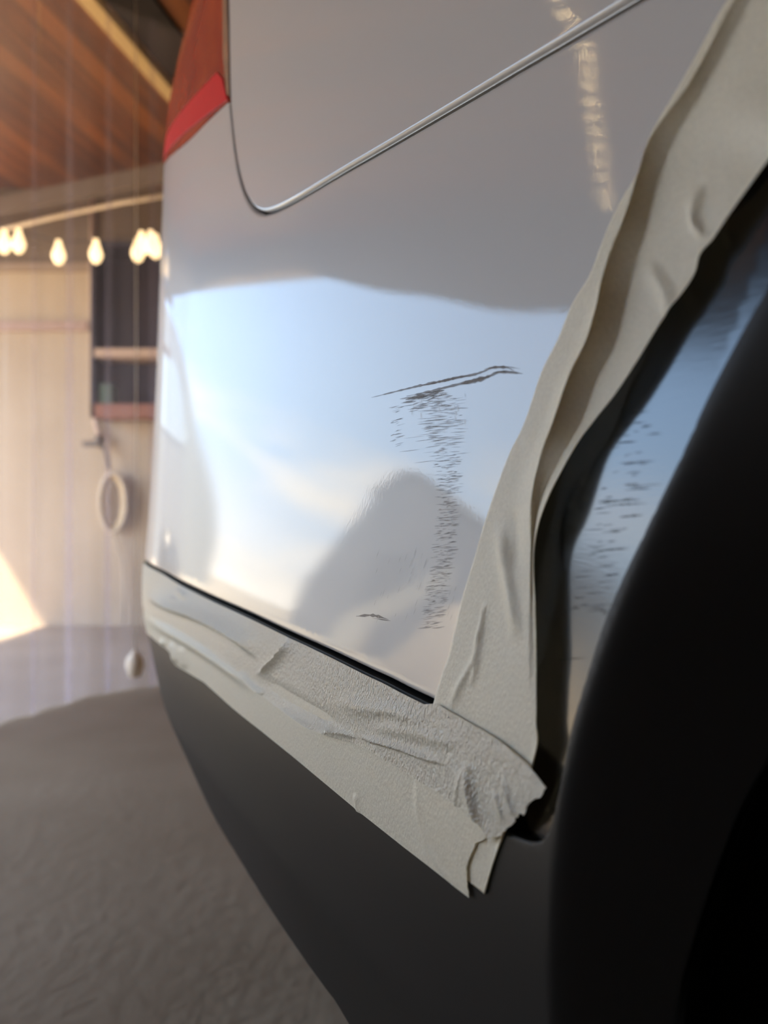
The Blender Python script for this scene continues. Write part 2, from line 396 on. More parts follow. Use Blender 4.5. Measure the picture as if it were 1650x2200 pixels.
right=np.array([(r0[0]-.006,r0[1]+.03),(r0[0]-.010,r0[1]+.07),(C3uv[0][0]-.03,C3uv[0][1]+.02)])
wo_t=WO[0]
poly=np.vstack([cl_top[1:][::-1],pocket_close,Cb[::-1],resample(np.vstack([[C3uv[0]],right[::-1]]),.004)[1:],WO[::-1][1:],bot,line(bot[-1],cl_top[-1],.02)[1:-1]])
patch('wheel_arch_cladding',poly,M['clad'],car,th=.010,h=hb,roll=[Cb],rr=.0007,extra=bend)
# recess (semi gloss strip)
def rec(u,t):
    a=uc2(t);b=uc3(t)
    down=-.0045*(1-(1-np.clip((a+.024-u)/.024,0,1))**2)            # falls from the paint edge to the strip
    up=.05*np.clip(a-u,0,.05)
    return -.002+down+up
pe=PEuv
pl=px2uv([(1050,1590),(1052,1700),(1074,1788)])
poly=np.vstack([pe[:-1]+np.array([.002,0]),pl,Cb[::-1]])
patch('recess_strip',poly,M['gloss'],car,th=.004,h=lambda q:.003,extra=rec)
# wheel liner behind the cladding edge
V=[];Fc=[]; A=np.vstack([WO[:1]+(0.0,-.08),WO,right]);
P0=S(A[:,0],A[:,1],-.004,bend); P0[:,2]+=CAMZ; n=len(A)
for k,dd in enumerate((0,.06,.16,.30)):
    for p in P0: V.append(p+np.array([.883,.470,0])*dd+np.array([-.47,.88,0])*.03*k)
for k in range(3):
    for i in range(n-1): Fc.append((k*n+i,k*n+i+1,(k+1)*n+i+1,(k+1)*n+i))
mesh_obj('wheel_liner',V,Fc,M['void'],car,True)
def tyre():
    c=S(np.array([-.27]),np.array([-.26]),-.03)[0]; c=c+np.array([0,0,CAMZ]); ax=np.array([.8824,.4705,0]); t_=np.array([-.4705,.8824,0]); up=np.array([0,0,1.])
    pr=[(.19,.00),(.24,-.008),(.30,-.006),(.325,.01),(.34,.04),(.34,.17),(.325,.20),(.24,.215),(.19,.20),(.19,.0)]; V=[];Fc=[];n=64
    for r,x in pr:
        for k in range(n):
            a_=2*math.pi*k/n; rr_=r-(.006 if (k%2 and r>.33) else 0); V.append(c+ax*x+t_*(rr_*math.cos(a_))+up*(rr_*math.sin(a_)))
    for i in range(len(pr)-1):
        for k in range(n): Fc.append((i*n+k,i*n+(k+1)%n,(i+1)*n+(k+1)%n,(i+1)*n+k))
    ty=mesh_obj('tyre',V,Fc,M['rubber'],car,False)
    V=[];Fc=[]
    for r,x in [(.19,.01),(.17,.03),(.06,.05),(.001,.04)]:
        for k in range(n):
            a_=2*math.pi*k/n; V.append(c+ax*x+t_*(r*math.cos(a_))+up*(r*math.sin(a_)))
    for i in range(3):
        for k in range(n): Fc.append((i*n+k,i*n+(k+1)%n,(i+1)*n+(k+1)%n,(i+1)*n+k))
    mesh_obj('wheel_rim',V,Fc,simple('dark_alloy',(.10,.10,.10),.35,.8),ty,True)
tyre()
# inner body structure behind the skins, so nothing shows through the gaps
us=np.linspace(.02,U2,60)
P1=S(us,np.full(60,-.28),-.035);P2=S(us,np.full(60,.40),-.035); P3=P2+np.array([.35,.1,0]);P4=P1+np.array([.35,.1,0])
V=np.vstack([P1,P2,P3,P4]);V[:,2]+=CAMZ
Fc=[(k*60+i,k*60+i+1,((k+1)%4)*60+i+1,((k+1)%4)*60+i) for k in range(4) for i in range(59)]
mesh_obj('inner_body',V,Fc,M['rubber'],car,False)
# ============================================================ MASKING TAPE
def pxd(u,t,off=0.0):
    X,Y=proj(S(u,t,off)); D=S(u,t,off)[...,1]; return np.stack([X.ravel(),Y.ravel()],-1),D.ravel()
def wrinkles(lst):
    """lst: (pixel polyline used only to place the fold, width px, height px, sharp) -> offset function"""
    L2=[(resample(p,14.0),w_,h_,sh_) for p,w_,h_,sh_ in lst]
    def f(u,t):
        u=np.asarray(u,float);sh=u.shape; q,D=pxd(u,np.asarray(t,float)); o=np.zeros(len(q))
        for p,w_,h_,sh_ in L2:
            d,par,sd=segdist(q,p); n=len(p)-1
            end=ss(np.minimum(par,n-par)/max(n*.28,1.0)) 
            s=d/w_
            if sh_==2:   # one-sided overlap: steep on the left side of the line, soft on the right
                s=np.where(sd>0,s*4.0,s); g=np.exp(-s**1.4)
            elif sh_==1: g=np.exp(-s**1.2)
            else: g=np.exp(-s*s)
            o+=1.4*h_*g*end*D/1650
        return o.reshape(sh)
    return f
def rag(P,amp,h,seed):
    rs=np.random.RandomState(seed); Q=resample(P,h,False)
    n=offs(Q,1.0)-Q; k=rs.uniform(-1,1,len(Q)); k[0]=k[-1]=0
    return Q+n*(k*amp)[:,None]
ht=lambda q:float(np.clip(.0034*q[0],.0009,.006))
Bot=[(1008,1928),(967,1897),(867,1820),(767,1741),(700,1685),(627,1624),(564,1573),(500,1522),(469,1494),(438,1466),(408,1448),(378,1430),(371,1408),(352,1390),(325,1368),(308,1345)]
Buv=px2uv(Bot,.0014); Buv=resample(Buv,lambda q:max(.001,.004*q[0]),False)
bl=Buv[-1]; Buv=np.vstack([Buv,[(u,bl[1]) for u in np.arange(bl[0]+.01,U2,.012)]])
L1end=rag([(1049,1798),(1022,1813),(1010,1840),(1003,1862),(1004,1893),(1008,1928)],1.6,6,3)
t1=px2uv(L1end,.0014)
top1=offs(Smuv,0); sgn=-1 if offs(Smuv,.01)[5][1]>Smuv[5][1] else 1
top1=offs(Smuv,sgn*.012); top1=top1[top1[:,0]>px2uv([(1050,1600)])[0][0]+.003]
poly=np.vstack([top1[::-1],px2uv([(1062,1650),(1056,1740)],.0014),t1[:-1],Buv,line(Buv[-1],top1[-1],.02)[1:-1]])
w1=wrinkles([
 ([(300,1316),(360,1352),(430,1392),(500,1440),(560,1490)],10,7,0),
 ([(372,1375),(378,1400),(384,1432)],5,7,0),([(350,1368),(356,1392)],5,5,0),
 ([(395,1385),(400,1440)],8,4,0),
 ([(896,1672),(901,1720),(908,1765),(925,1815),(950,1860),(985,1905)],7,2.2,0),
 ([(767,1700),(775,1740),(782,1752)],4,3,0)])
# the vertical tape's lower end lies under this strip: the strip steps up over it
AL=[(915,1560),(903,1620),(899,1690),(902,1740),(916,1800),(942,1852),(975,1895)]
def step(u,t):
    q,D=pxd(np.asarray(u,float),np.asarray(t,float)); d,par,sd=segdist(q,resample(AL,12.0)); s=np.where(q[:,0]>np.interp(q[:,1],[p[1] for p in AL],[p[0] for p in AL]),d,-d)
    return (1.6*ss((s+5)/10)*D/1650).reshape(np.shape(u))
tape_low=patch('masking_tape',poly,M['tape'],None,base=.0014,th=.00025,h=ht,extra=lambda u,t:w1(u,t)+step(u,t))
tag(tape_low,'wide lower strip of beige masking tape with straight edge along the black cladding','masking tape')
# upper creped strip
top2=offs(Smuv,sgn*.0021); k=top2[:,0]>px2uv([(925,1506)])[0][0]
top2=top2[k]
Lr=px2uv([(1173,1693),(1137,1647),(1105,1618),(1070,1590),(1035,1568),(1000,1548),(965,1528),(938,1512)],.0024)
Lr=resample(Lr,.0012)
end2=rag([(1173,1693),(1167,1705),(1157,1713),(1148,1716),(1140,1722),(1133,1730),(1130,1743),(1123,1752),(1115,1747),(1103,1767),(1093,1775),(1080,1789),(1066,1799),(1050,1806)],2.6,5,8)
e2=px2uv(end2,.0024)
low2=px2uv([(1050,1806),(1036,1775),(1020,1755),(990,1736),(945,1706),(900,1679),(840,1642),(783,1608),(735,1590),(690,1572),(640,1545),(585,1510),(530,1466),(480,1425),(430,1390),(380,1358),(335,1330),(312,1312)],.0024)
low2=resample(low2,lambda q:max(.001,.004*q[0])); bl=low2[-1]; low2=np.vstack([low2,[(u,bl[1]) for u in np.arange(bl[0]+.01,U2,.012)]])
poly=np.vstack([top2[::-1],Lr[::-1],e2[1:-1],low2,line(low2[-1],top2[-1],.02)[1:-1]])
w2=wrinkles([
 ([(314,1276),(345,1293),(374,1304),(438,1327),(500,1359),(526,1378),(545,1398),(568,1420)],22,15,2),
 ([(628,1366),(624,1382),(614,1397),(594,1420),(573,1438),(552,1450)],9,9,2),
 ([(440,1392),(482,1443),(526,1489),(579,1526),(658,1561),(721,1580),(770,1579)],16,13,0),
 ([(556,1446),(600,1480),(660,1515),(720,1548),(760,1572)],14,-4,0),
 ([(520,1440),(545,1470),(575,1495)],7,5,0),
 ([(768,1576),(790,1584),(810,1591),(867,1607),(930,1630),(985,1645)],9,7,2),
 ([(700,1568),(740,1572),(775,1582)],5,5,1),
 ([(720,1500),(790,1520),(860,1528),(930,1560)],16,5,0),
 ([(800,1560),(880,1570),(960,1590),(1010,1600)],14,4,0),
 ([(1080,1880),(1058,1815),(1040,1768),(1027,1722),(1018,1675),(1010,1630)],24,11,2),
 ([(1013,1640),(1002,1680),(994,1710),(990,1745)],4,4,1),
 ([(1010,1640),(1024,1652),(1032,1664)],6,4,0),
 ([(1092,1665),(1100,1700),(1112,1740),(1118,1752)],5,5,0),
 ([(1070,1690),(1085,1740),(1092,1775)],5,4,0),
 ([(385,1262),(405,1280),(420,1284)],7,4,0),([(372,1285),(400,1290)],5,3,0)])
tape_up=patch('masking_tape',poly,M['tape2'],None,base=.0024,th=.00025,h=ht,extra=w2)
tag(tape_up,'creased beige masking tape right below the painted edge, ragged torn right end','masking tape')
# the long strip up the wheel side, with a standing fold: stations of (left edge, ridge, valley, free edge)
ST=[((1640,-110),(1650,-110),(1690,-110),(1960,30),7),
 ((1562,0),(1575,0),(1612,0),(1870,140),7),
 ((1500,110),(1520,106),(1556,109),(1760,230),8),
 ((1455,190),(1472,190),(1506,200),(1705,275),9),
 ((1396,291),(1399,290),(1449,300),(1650,343),12),
 ((1374,362),(1371,370),(1418,380),(1605,405),13),
 ((1340,420),(1354,425),(1400,440),(1559,470),14),
 ((1312,474),(1337,474),(1386,500),(1530,514),15),
 ((1288,535),(1312,535),(1368,560),(1503,546),16),
 ((1266,592),(1292,600),(1352,620),(1486,597),17),
 ((1228,655),(1279,662),(1336,690),(1420,690),18),
 ((1199,727),(1256,735),(1318,752),(1370,772),18),
 ((1163,800),(1222,805),(1285,812),(1319,849),18),
 ((1126,909),(1186,909),(1250,905),(1280,898),17),
 ((1090,985),(1162,975),(1205,985),(1230,968),12),
 ((1045,1110),(1142,1070),(1160,1080),(1170,1085),8),
 ((1020,1196),(1141,1180),(1144,1180),(1147,1180),4),
 ((990,1295),(1139,1300),(1146,1300),(1149,1300),3),
 ((966,1400),(1137,1400),(1148,1400),(1151,1400),3),
 ((947,1455),(1139,1470),(1149,1470),(1151,1470),2),
 ((932,1507),(1147,1550),(1151,1550),(1152,1552),1.2),
 ((910,1600),(1151,1600),(1153,1602),(1154,1604),.5),
 ((900,1700),(1118,1690),(1124,1690),(1130,1690),.2),
 ((910,1780),(1080,1780),(1084,1782),(1088,1784),.0),
 ((945,1850),(1058,1850),(1060,1850),(1062,1850),.0),
 ((1012,1897),(1038,1918),(1040,1920),(1041,1921),.0)]
def long_tape():
    nS=len(ST); par=[]
    KN=[0,.45,.8,1.0,1.25,1.6,2.0,2.5,3.0]   # rows: 0 left edge, 1 ridge, 2 valley, 3 free edge
    rows=[]
    for r in range(4):
        px=np.array([s[r] for s in ST],float)
        o={0:lambda s:.0006,1:lambda s:s[4]*.001*.42+.0006,2:lambda s:.0012,3:lambda s:.0018 if s[4]>=10 else .0006+s[4]*.0004}[r]
        off=np.array([o(s) for s in ST]); uv=px2uv(px,off)
        rows.append(np.concatenate([uv,off[:,None]],1))
    rows=np.array(rows)                       # 4 x nS x 3 (u,t,off)
    # smooth along the length
    def along(R):
        s=np.arange(nS); ss_=np.linspace(0,nS-1,(nS-1)*16+1); out=[]
        E=np.vstack([2*R[0]-R[1],R,2*R[-1]-R[-2]])
        for x in ss_:
            i=min(int(x),nS-2);f=x-i;a,b,c,d=E[i],E[i+1],E[i+2],E[i+3]
            out.append(.5*((2*b)+(-a+c)*f+(2*a-5*b+4*c-d)*f*f+(-a+3*b-3*c+d)*f**3))
        return np.array(out)
    A=np.array([along(r) for r in rows]); m=A.shape[1]
    cols=[];nA,nB,nC=44,14,26
    for f in np.linspace(0,1,nA,endpoint=False):           # adhered part, rises near the ridge
        q=A[0]*(1-f)+A[1]*f; q[:,2]=A[0][:,2]+(A[1][:,2]-A[0][:,2])*(np.clip((f-.35)/.65,0,1)**2.2); cols.append(q)
    for f in np.linspace(0,1,nB,endpoint=False):           # shaded side of the fold
        q=A[1]*(1-f)+A[2]*f; q[:,2]=A[1][:,2]+(A[2][:,2]-A[1][:,2])*(f**.8); cols.append(q)
    for f in np.linspace(0,1,nC):
        q=A[2]*(1-f)+A[3]*f; q[:,2]=A[2][:,2]+(A[3][:,2]-A[2][:,2])*f; cols.append(q)
    Q=np.array(cols)                                       # ncol x m x 3
    wr=wrinkles([
     ([(1077,1112),(1083,1170),(1095,1240),(1108,1310),(1122,1390)],13,7,0),
     ([(1045,1290),(1036,1350),(1029,1385)],4,4,0),
     ([(1034,1330),(1027,1405),(1010,1440),(990,1475),(976,1510),(966,1532)],5.5,5.5,1),
     ([(1027,1408),(1024,1440),(1012,1480)],5,3,0),
     ([(1110,1080),(1113,1150),(1120,1230)],14,-3,0),
     ([(1520,395),(1500,440),(1497,470),(1512,505),(1522,520)],9,7,0),
     ([(1395,560),(1440,640),(1440,680)],16,5,0)])
    U,T,O=Q[...,0],Q[...,1],Q[...,2]
    O=O+wr(U,T)*1.0
    P=S(U,T,O); P[...,2]+=CAMZ; nc=len(cols)
    du_=np.gradient(P,axis=0);dv_=np.gradient(P,axis=1);nn=np.cross(du_,dv_);nn/=np.linalg.norm(nn,axis=-1,keepdims=True)+1e-12
    if (nn[5,m//2]*normal(U[5,m//2],T[5,m//2])).sum()<0: nn=-nn
    V=np.vstack([P.reshape(-1,3),(P-nn*.00025).reshape(-1,3)]);Fc=[]; K=nc*m
    id_=lambda i,j:i*m+j
    for i in range(nc-1):
        for j in range(m-1):
            f=(id_(i,j),id_(i+1,j),id_(i+1,j+1),id_(i,j+1)); Fc.append(f); Fc.append(tuple(x+K for x in f[::-1]))
    for i in range(nc-1):
        for j in (0,m-1): Fc.append((id_(i,j),id_(i+1,j),id_(i+1,j)+K,id_(i,j)+K))
    for j in range(m-1):
        for i in (0,nc-1): Fc.append((id_(i,j),id_(i,j+1),id_(i,j+1)+K,id_(i,j)+K))
    return mesh_obj('masking_tape',V,Fc,M['tape'],None,True)
tl=long_tape(); tag(tl,'long beige masking tape running up beside the wheel recess with a tall standing fold','masking tape')
# ============================================================ SCUFFS
def strokes(name,lst,mat,off,parent,surf=None):
    V=[];Fc=[]
    for p,w0 in lst:
        p=resample(p,6.0) if len(p)>2 else np.linspace(p[0],p[1],5); n=len(p); tg=np.gradient(p,axis=0);tg/=np.linalg.norm(tg,axis=1,keepdims=True)+1e-9
        nn=np.stack([-tg[:,1],tg[:,0]],-1); wv=w0*np.sin(np.linspace(.12,math.pi-.12,n))*np.random.uniform(.35,1.25,n)
        a=inv(p+nn*wv[:,None]*.5,off,surf);b=inv(p-nn*wv[:,None]*.5,off,surf); k=len(V)
        A_=S(a[:,0],a[:,1],off,surf);B_=S(b[:,0],b[:,1],off,surf)
        for x in A_: V.append(x+np.array([0,0,CAMZ]))
        for x in B_: V.append(x+np.array([0,0,CAMZ]))
        for i in range(n-1): Fc.append((k+i,k+i+1,k+n+i+1,k+n+i))
    return mesh_obj(name,V,Fc,mat,parent,True)
def alpha_mat(name,col,a,rough=.6):
    m=simple(name,col,rough,0,.2); m.node_tree.nodes['Principled BSDF'].inputs['Alpha'].default_value=a; return m
rs=np.random.RandomState(11)
sc=[([(798,854),(870,836),(921,824),(948,819),(987,810),(1020,804),(1045,795),(1059,789),(1086,788),(1117,792)],6),
    ([(905,829),(948,819),(987,810),(1010,807)],6),
    ([(1040,793),(1065,789),(1090,790),(1105,797)],8),
    ([(873,851),(912,843),(954,833),(990,824),(1035,813),(1053,807),(1071,799),(1098,798),(1123,803)],7),
    ([(990,824),(1015,819),(1040,812),(1055,807)],12),([(875,856),(905,852),(940,842),(955,838)],7),
    ([(1060,800),(1090,800),(1122,803)],5),([(765,1324),(800,1322),(835,1331)],7),([(800,1328),(840,1334)],3)]
fa=[]
for i in range(560):
    y=850+500*rs.rand()**1.15; cx=np.interp(y,[850,950,1050,1150,1250,1350],[948,958,966,960,942,925]); wd=np.interp(y,[850,900,980,1100,1350],[50,42,28,22,20])
    x=cx+rs.uniform(-wd,wd); l=rs.uniform(8,34)*(1.2 if y<960 else .75); s=rs.uniform(-.22,.02)
    fa.append(([(x-l/2,y-l/2*s),(x+l/2,y+l/2*s)],rs.uniform(.8,2.0)))
for i in range(60):
    x=rs.uniform(873,955); y=853+rs.rand()**2*34-(x-873)*.2; l=rs.uniform(10,30); fa.append(([(x-l/2,y+2),(x+l/2,y-2)],rs.uniform(1.5,4)))
for i in range(26):
    y=rs.uniform(865,965); x=858-(y-865)*.05+rs.uniform(-14,8); l=rs.uniform(8,26); fa.append(([(x-l/2,y+3),(x+l/2,y-2)],rs.uniform(1,2.4)))
for i in range(10):
    x=rs.uniform(880,1000);y=rs.uniform(900,1010);l=rs.uniform(20,60); fa.append(([(x-l/2,y+l*.06),(x+l/2,y-l*.06)],1.2))
strokes('scuff_marks',sc,alpha_mat('scuffed_through_paint',(.20,.17,.15),.62),.0002,car)
strokes('fine_scratches',fa,alpha_mat('fine_dark_scratches',(.22,.20,.185),.42),.00022,car)
li=[]
for i in range(36):
    x=rs.uniform(800,980);y=rs.uniform(1190,1340); l=rs.uniform(10,26); li.append(([(x,y),(x+l*.35,y-l)],1.3))
for i in range(24):
    x=rs.uniform(880,1000);y=rs.uniform(840,900); l=rs.uniform(6,20); li.append(([(x,y),(x+2,y+l)],1.4))
strokes('pale_scratches',li,alpha_mat('fine_pale_scratches',(.62,.60,.57),.55),.00024,car)
rc=[]
for y,x0,x1 in ((885,1350,1395),(915,1375,1400),(992,1330,1405),(996,1335,1370),(1042,1345,1420),(1050,1340,1400),(1075,1295,1375),(1083,1300,1390),(950,1320,1360),(1108,1330,1380),(1180,1285,1350),(1235,1290,1330),(1300,1250,1320),(1415,1195,1260)):
    rc.append(([(x0,y+3),((x0+x1)/2,y),(x1,y-2)],rs.uniform(2.5,6)))
for i in range(60):
    y=rs.uniform(880,1330); c=np.interp(y,[880,1330],[1385,1265]); x=c+rs.uniform(-45,35); l=rs.uniform(10,46); rc.append(([(x-l/2,y+2),(x+l/2,y-1)],rs.uniform(1.2,3.5)))
strokes('recess_scratches',rc,alpha_mat('matte_scrapes',(.02,.02,.022),.5,.8),.0003,car,rec)
for o in car.children:
    if 'scratch' in o.name or 'scuff' in o.name: o['kind']='stuff'
# ============================================================ GARAGE
M['floor']=simple('worn_concrete',(.24,.185,.125),.75,0,.2,var=(2.2,(.31,.25,.18),.35,.7),bump=(40,.25,.01,(1,1,1)))
M['wall']=simple('cream_wall',(.55,.45,.32),.8,0,.2,var=(1.6,(.48,.38,.26),.4,.7))
M['inner']=simple('brown_inner_wall',(.52,.44,.36),.8,0,.2,var=(3,(.44,.36,.28),.4,.6))
M['grey']=simple('light_grey_paint',(.42,.42,.40),.5,0,.4)
M['white']=simple('white_frame',(.75,.74,.70),.4)
def wood():
    m,t,b=newmat('varnished_plank_ceiling'); lk=t.links.new
    tcn=t.nodes.new('ShaderNodeTexCoord'); mpn=t.nodes.new('ShaderNodeMapping'); mpn.inputs['Rotation'].default_value=(0,0,math.atan2(.2,1)); lk(tcn.outputs['Object'],mpn.inputs[0])
    sx_=t.nodes.new('ShaderNodeSeparateXYZ'); lk(mpn.outputs[0],sx_.inputs[0])
    m1=t.nodes.new('ShaderNodeMath'); m1.operation='MULTIPLY'; m1.inputs[1].default_value=10.5; lk(sx_.outputs['X'],m1.inputs[0])
    fr=t.nodes.new('ShaderNodeMath'); fr.operation='FRACT'; lk(m1.outputs[0],fr.inputs[0])
    rp=t.nodes.new('ShaderNodeValToRGB'); e=rp.color_ramp.elements; e[0].position=0; e[0].color=(.1,.1,.1,1); e[1].position=.10; e[1].color=(1,1,1,1); lk(fr.outputs[0],rp.inputs[0])
    fl=t.nodes.new('ShaderNodeMath'); fl.operation='FLOOR'; lk(m1.outputs[0],fl.inputs[0])
    wn=t.nodes.new('ShaderNodeTexWhiteNoise'); wn.noise_dimensions='1D'; lk(fl.outputs[0],wn.inputs['W'])
    m2=t.nodes.new('ShaderNodeMapping'); m2.inputs['Scale'].default_value=(14,1.2,1); lk(mpn.outputs[0],m2.inputs[0])
    nz_=t.nodes.new('ShaderNodeTexNoise'); nz_.inputs['Scale'].default_value=2.2; nz_.inputs['Detail'].default_value=4; lk(m2.outputs[0],nz_.inputs['Vector'])
    ad=t.nodes.new('ShaderNodeMath'); ad.operation='MULTIPLY_ADD'; ad.inputs[1].default_value=.55; lk(wn.outputs['Value'],ad.inputs[0]); lk(nz_.outputs['Fac'],ad.inputs[2])
    rc_=t.nodes.new('ShaderNodeValToRGB'); e=rc_.color_ramp.elements; e[0].position=.3; e[0].color=(.065,.014,.007,1); e[1].position=.95; e[1].color=(.24,.075,.018,1); lk(ad.outputs[0],rc_.inputs[0])
    mm=t.nodes.new('ShaderNodeMixRGB'); mm.blend_type='MULTIPLY'; mm.inputs[0].default_value=1; lk(rc_.outputs[0],mm.inputs[1]); lk(rp.outputs[0],mm.inputs[2]); lk(mm.outputs[0],b.inputs['Base Color'])
    b.inputs['Roughness'].default_value=.35; return m
M['wood']=wood()
ZC=2.3; YW=4.05; XL=-3.0
box('floor',(XL,-2.5,-.1),(3,YW,0),M['floor'],kind='structure')
box('ceiling',(XL-.15,-2.5,ZC),(3,YW+.1,ZC+.1),M['wood'],kind='structure')
box('wall_front',(XL,-2.62,0),(3,-2.5,ZC),M['inner'],kind='structure')
box('wall_right',(3,-2.5,0),(3.12,YW,ZC),M['inner'],kind='structure')
OY0,OY1,OZ=.45,YW+.1,2.1
# left wall around the wide opening (one mesh)
def boxes(name,bs,mat,parent=None,kind=None):
    V=[];Fc=[]
    for (x0,y0,z0),(x1,y1,z1) in bs:
        k=len(V); V+=[(x0,y0,z0),(x1,y0,z0),(x1,y1,z0),(x0,y1,z0),(x0,y0,z1),(x1,y0,z1),(x1,y1,z1),(x0,y1,z1)]
        Fc+=[tuple(k+i for i in f) for f in ((0,3,2,1),(4,5,6,7),(0,1,5,4),(1,2,6,5),(2,3,7,6),(3,0,4,7))]
    o=mesh_obj(name,V,Fc,mat,parent)
    if kind: o['kind']=kind
    return o
boxes('wall_left',[((XL-.12,-2.5,0),(XL,OY0,ZC)),((XL-.12,OY0,OZ+.05),(XL,OY1,ZC))],M['inner'],kind='structure')
XB=-2.06
boxes('wall_back',[((XB,YW,0),(3,YW+.12,ZC)),((XB-.0,YW+.12,0),(XB+.12,YW+.75,ZC))],M['wall'],kind='structure')
# tarpaulin added along the opening, its wavy hem shapes the mirrored sky edge
hz=[(.45,1.98),(1.0,1.95),(1.57,1.94),(1.8,1.945),(2.23,1.985),(2.66,2.05),(3.04,2.14),(3.2,2.24),(3.26,2.26),(3.34,2.24),(3.46,2.20),(3.78,2.15),(4.03,2.13)]
q=resample(np.array(hz),.04); V=[];Fc=[]
for i,(y,z) in enumerate(q):
    dx=.02*math.sin(y*9); V+=[(XL+.03+dx,y,z-.03),(XL+.045+dx,y,z-.035),(XL+.05,y,ZC-.01),(XL+.03,y,ZC-.01)]
for i in range(len(q)-1):
    for k in range(4): Fc.append((4*i+k,4*i+(k+1)%4,4*i+4+(k+1)%4,4*i+4+k))
k0=len(V)
for i,(x,z) in enumerate([(XL+.04,2.13),(-2.75,2.05),(-2.45,1.97),(-2.2,1.91),(XB-.01,1.88)]):
    V+=[(x,YW-.03,z-.03),(x,YW-.045,z-.035),(x,YW-.05,ZC-.01),(x,YW-.03,ZC-.01)]
for i in range(4):
    for k in range(4): Fc.append((k0+4*i+k,k0+4*i+(k+1)%4,k0+4*i+4+(k+1)%4,k0+4*i+4+k))
tp_=mesh_obj('reflection_tarpaulin',V,Fc,simple('grey_reflection_tarpaulin',(.22,.21,.20),.7),None,True)
tag(tp_,'grey tarpaulin added along the top of the garage opening, wavy hem shaping the mirrored sky edge','tarpaulin')
# outside
g=box('ground',(-60,-30,-.14),(XL-.0,40,-.02),simple('sandy_yard',(.34,.29,.22),.9,0,.1,var=(.7,(.27,.23,.18),.4,.7)),kind='structure')
box('ground',(XL,YW+.13,-.14),(3,40,-.02),bpy.data.materials['sandy_yard'],kind='structure')
def van():
    v=empty('van',(-2.6,7,0),'light grey van parked outside beyond the far corner, seen mirrored in the paint','van')
    pr=[(1.2,.40),(-4.74,.40),(-4.84,.75),(-4.84,1.05),(-4.78,1.28),(-4.66,1.62),(-4.52,1.92),(-4.32,2.14),(-4.0,2.28),(-3.5,2.34),(1.2,2.34)]
    n=len(pr); V=[(x,6.0,z) for x,z in pr]+[(x,7.9,z) for x,z in pr]
    Fc=[tuple(range(n)),tuple(range(2*n-1,n-1,-1))]+[(i,(i+1)%n,n+(i+1)%n,n+i) for i in range(n)]
    o=mesh_obj('van_body',V,Fc,simple('light_grey_van_paint',(.22,.23,.23),.4,0,.4),v); md=o.modifiers.new('b','BEVEL'); md.width=.08; md.segments=4; md.limit_method='ANGLE'
    pr=[(-3.0,1.42),(-4.42,1.42),(-4.50,1.50),(-4.40,1.78),(-4.20,1.98),(-3.95,2.06),(-3.0,2.06)]; n=len(pr)
    V=[(x,5.985,z) for x,z in pr]+[(x,6.02,z) for x,z in pr]; Fc=[tuple(range(n)),tuple(range(2*n-1,n-1,-1))]+[(i,(i+1)%n,n+(i+1)%n,n+i) for i in range(n)]
    mesh_obj('side_window',V,Fc,simple('van_glass',(.30,.36,.38),.04,0,1.0,coat=1),v)
    for x in (-4.0,-.2):
        tube('wheel',[(x,5.97,.33),(x,6.2,.33)],.33,M['rubber'],v,24)
van()
def house():
    h=empty('shed',(-12.5,8.3,0),'grey gabled shed standing outside in the yard, seen mirrored in the paint','shed')
    x0,x1=-15.5,-12.2; prof_=[(6.2,0),(6.2,2.45),(7.1,2.72),(8.05,3.16),(8.55,3.16),(9.2,2.74),(9.9,1.9),(10.4,1.1),(10.6,0)]
    n=len(prof_); V=[(x1,y,z) for y,z in prof_]+[(x0,y,z) for y,z in prof_]
    Fc=[tuple(range(n)),tuple(range(2*n-1,n-1,-1))]+[(i,(i+1)%n,n+(i+1)%n,n+i) for i in range(n)]
    mesh_obj('shed_wall',V,Fc,simple('grey_boards',(.20,.21,.22),.8,0,.2,var=(2,(.27,.27,.27),.4,.6)),h)
    box('shed_door',(x1,8.1,0),(x1+.04,8.9,1.9),simple('dark_shed_door',(.12,.13,.14),.7),h)
    mesh_obj('shed_roof',[(x1+.1,6.1,2.45),(x1+.1,8.05,3.22),(x1+.1,8.55,3.22),(x1+.1,9.25,2.78),(x0-.1,6.1,2.45),(x0-.1,8.05,3.22),(x0-.1,8.55,3.22),(x0-.1,9.25,2.78)],
      [(0,1,5,4),(1,2,6,5),(2,3,7,6)],simple('shed_roof_felt',(.13,.13,.13),.8),h)
house()
sp_=[]  # unseen pale mound, added so cream patches mirror low in the paint
V=[(0,0,0)];Fc=[]; V=[]
for k,(r,z) in enumerate([(.95,0),(.8,.25),(.6,.55),(.38,.82),(.18,.98),(.03,1.05)]):
    for a_ in range(20):
        an=2*math.pi*a_/20; q_=1+.12*math.sin(3*an+k)+.06*math.sin(7*an); V.append((-6.8+r*q_*math.cos(an),3.9+r*q_*math.sin(an)*.7,z-.03))
for k in range(5):
    for a_ in range(20): Fc.append((k*20+a_,k*20+(a_+1)%20,(k+1)*20+(a_+1)%20,(k+1)*20+a_))
Fc.append(tuple(100+a_ for a_ in range(20)))
tag(mesh_obj('added_sand_pile',V,Fc,simple('pale_sand',(.60,.48,.34),.9,bump=(8,.5,.03,(1,1,1))),None,True),'pile of pale sand added in the yard to put cream patches low in the mirrored view','sand pile')
b_=mesh_obj('added_board',[(-6.4,5.05,.0),(-6.4,4.75,.0),(-6.1,4.75,.0),(-6.1,5.05,.0),(-6.4,5.0,.62),(-6.4,3.85,1.34),(-6.36,3.85,1.12),(-6.36,4.6,.57)],[(0,1,2,3),(4,5,6,7),(0,1,7,4),(1,2,7),(2,3,4,7),(3,0,4)],simple('cream_streak',(.72,.66,.52),.7))  # unseen slanted board, added to mirror as a cream streak
